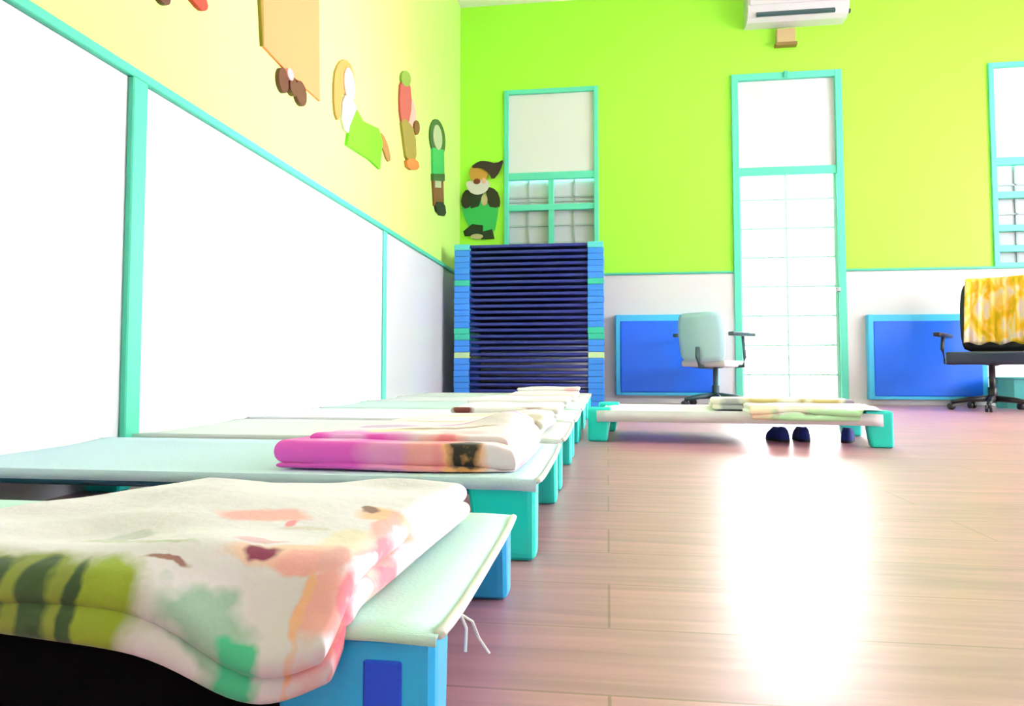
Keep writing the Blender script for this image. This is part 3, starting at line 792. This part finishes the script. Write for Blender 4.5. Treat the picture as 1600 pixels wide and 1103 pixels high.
cutout('wall_figure', 'x', (XL, 5.87, 1.64), [
    ('hair', E_(5.854, 2.304, .29, .160, 22, .28), B, A['dgreen'], 0), ('face', E_(5.825, 2.305, .165, .105, 20, .28), F1, A['pale'], 0),
    ('tunic', [(5.645, 2.16), (6.056, 2.27), (6.086, 2.03), (5.672, 1.90)], (0, .016), A['bgreen'], 0),
    ('belt', [(5.65, 1.942), (6.061, 2.054), (6.066, 1.99), (5.654, 1.885)], F2, A['dgreen'], 0), ('apron', [(5.74, 1.96), (5.95, 2.01), (5.95, 1.90), (5.74, 1.85)], F1, A['pale'], 0),
    ('trousers', [(5.665, 1.90), (6.063, 1.99), (6.091, 1.77), (5.72, 1.69)], B, A['bark'], 0), ('shoes', [(5.72, 1.722), (6.091, 1.809), (6.168, 1.693), (5.833, 1.638)], F1, A['black'], 1)],
    'cut-out figure in a bright green tunic and black shoes beside the room corner', GR)
# capped gnome on the back wall above the stack (hung clear of the window frame)
cutout('wall_figure', 'y', (-1.22, YB, 1.60), [
    ('cap', [(-1.335, 2.31), (-1.249, 2.372), (-1.172, 2.372), (-1.07, 2.339), (-.990, 2.387), (-1.035, 2.261), (-1.108, 2.175), (-1.146, 2.253), (-1.223, 2.307)], (.026, .040), A['hat'], 1),
    ('face', E_(-1.250, 2.255, .093, .105), (0, .028), A['tan'], 0), ('nose', E_(-1.263, 2.170, .034, .028), (0, .044), A['nose'], 0),
    ('beard', [(-1.383, 2.165), (-1.31, 2.185), (-1.263, 2.165), (-1.21, 2.19), (-1.135, 2.17), (-1.15, 2.09), (-1.20, 2.05), (-1.27, 2.035), (-1.345, 2.07)], (0, .036), A['beard'], 1), ('cheek', E_(-1.195, 2.175, .022, .030), (0, .038), A['pink'], 0),
    ('sleeve', [(-1.403, 2.085), (-1.319, 2.10), (-1.285, 1.989), (-1.37, 1.89), (-1.435, 1.95)], (0, .026), A['sleeve'], 1),
    ('sleeve', [(-1.175, 2.125), (-1.069, 2.085), (-1.031, 1.981), (-1.045, 1.90), (-1.165, 1.92)], (0, .026), A['sleeve'], 1),
    ('collar', [(-1.371, 2.081), (-1.197, 2.083), (-1.248, 1.925), (-1.325, 1.905)], (0, .029), A['boot'], 0), ('hand', E_(-1.191, 1.985, .032, .058), (0, .032), A['hand'], 0),
    ('tunic', [(-1.425, 1.955), (-1.332, 2.016), (-1.146, 1.97), (-1.05, 1.944), (-1.062, 1.817), (-1.095, 1.645), (-1.312, 1.69), (-1.392, 1.80)], (0, .022), A['bgreen'], 1),
    ('boot', [(-1.402, 1.68), (-1.312, 1.75), (-1.205, 1.735), (-1.205, 1.637), (-1.389, 1.636)], (0, .026), A['boot'], 0), ('boot', [(-1.228, 1.669), (-1.113, 1.695), (-1.094, 1.602), (-1.222, 1.599)], (0, .024), A['boot'], 0),
    ('toe', E_(-1.267, 1.625, .064, .025), (0, .030), A['hand'], 0)],
    'bearded gnome cut-out in dark cap and green tunic above the tall stack', GR)

# ------------------------------------------------------------------ light
w = bpy.data.worlds.new('daylight'); scene.world = w; w.use_nodes = True
bg = w.node_tree.nodes['Background']; bg.inputs['Color'].default_value = (1.0, .97, 1.0, 1); bg.inputs['Strength'].default_value = 24
def area(name, loc, rot, sx, sy, power, col=(1, 1, 1), spread=180):
    l = bpy.data.lights.new(name, 'AREA'); l.shape = 'RECTANGLE'; l.size = sx; l.size_y = sy; l.energy = power; l.color = col; l.spread = math.radians(spread)
    o = bpy.data.objects.new(name, l); COL.objects.link(o); o.location = loc; o.rotation_euler = rot
    return o
for (a, b, c, d), p, sp in zip(RW, (4, 30), (150, 27)):
    area('window_daylight', (XR+.12, (a+b)/2, (c+d)/2), (0, PI/2, math.radians(8)), d-c, b-a, p, (.95, .86, 1.0), sp)  # added fill lights behind the unseen right openings, brightening the left wall
area('ceiling_lamp', (1.6, 4.2, H-.03), (0, 0, 0), 1.3, .6, 20, (1, .88, 1.0))  # unseen fill lights added under the ceiling to lift the room brightness
area('ceiling_lamp', (3.6, 1.2, H-.03), (0, 0, 0), 1.3, .6, 8, (1, .88, 1.0))

# ------------------------------------------------------------------ camera
cd = bpy.data.cameras.new('camera'); cam = bpy.data.objects.new('camera', cd); COL.objects.link(cam)
cam.location = (0, 0, .341)
cam.rotation_euler = (PI/2+.050, 0, .134)
cd.sensor_width = 36; cd.lens = 1104.8/1600*36
cd.shift_y = (518.25-551.5)/1600
cd.clip_start = .02
scene.camera = cam
vs = scene.view_settings
vs.view_transform = 'Standard'; vs.look = 'None'; vs.gamma = 1; vs.exposure = .15; vs.use_curve_mapping = False
scene.cycles.max_bounces = 8; scene.cycles.diffuse_bounces = 5; scene.cycles.sample_clamp_indirect = 8
scene.cycles.use_denoising = True
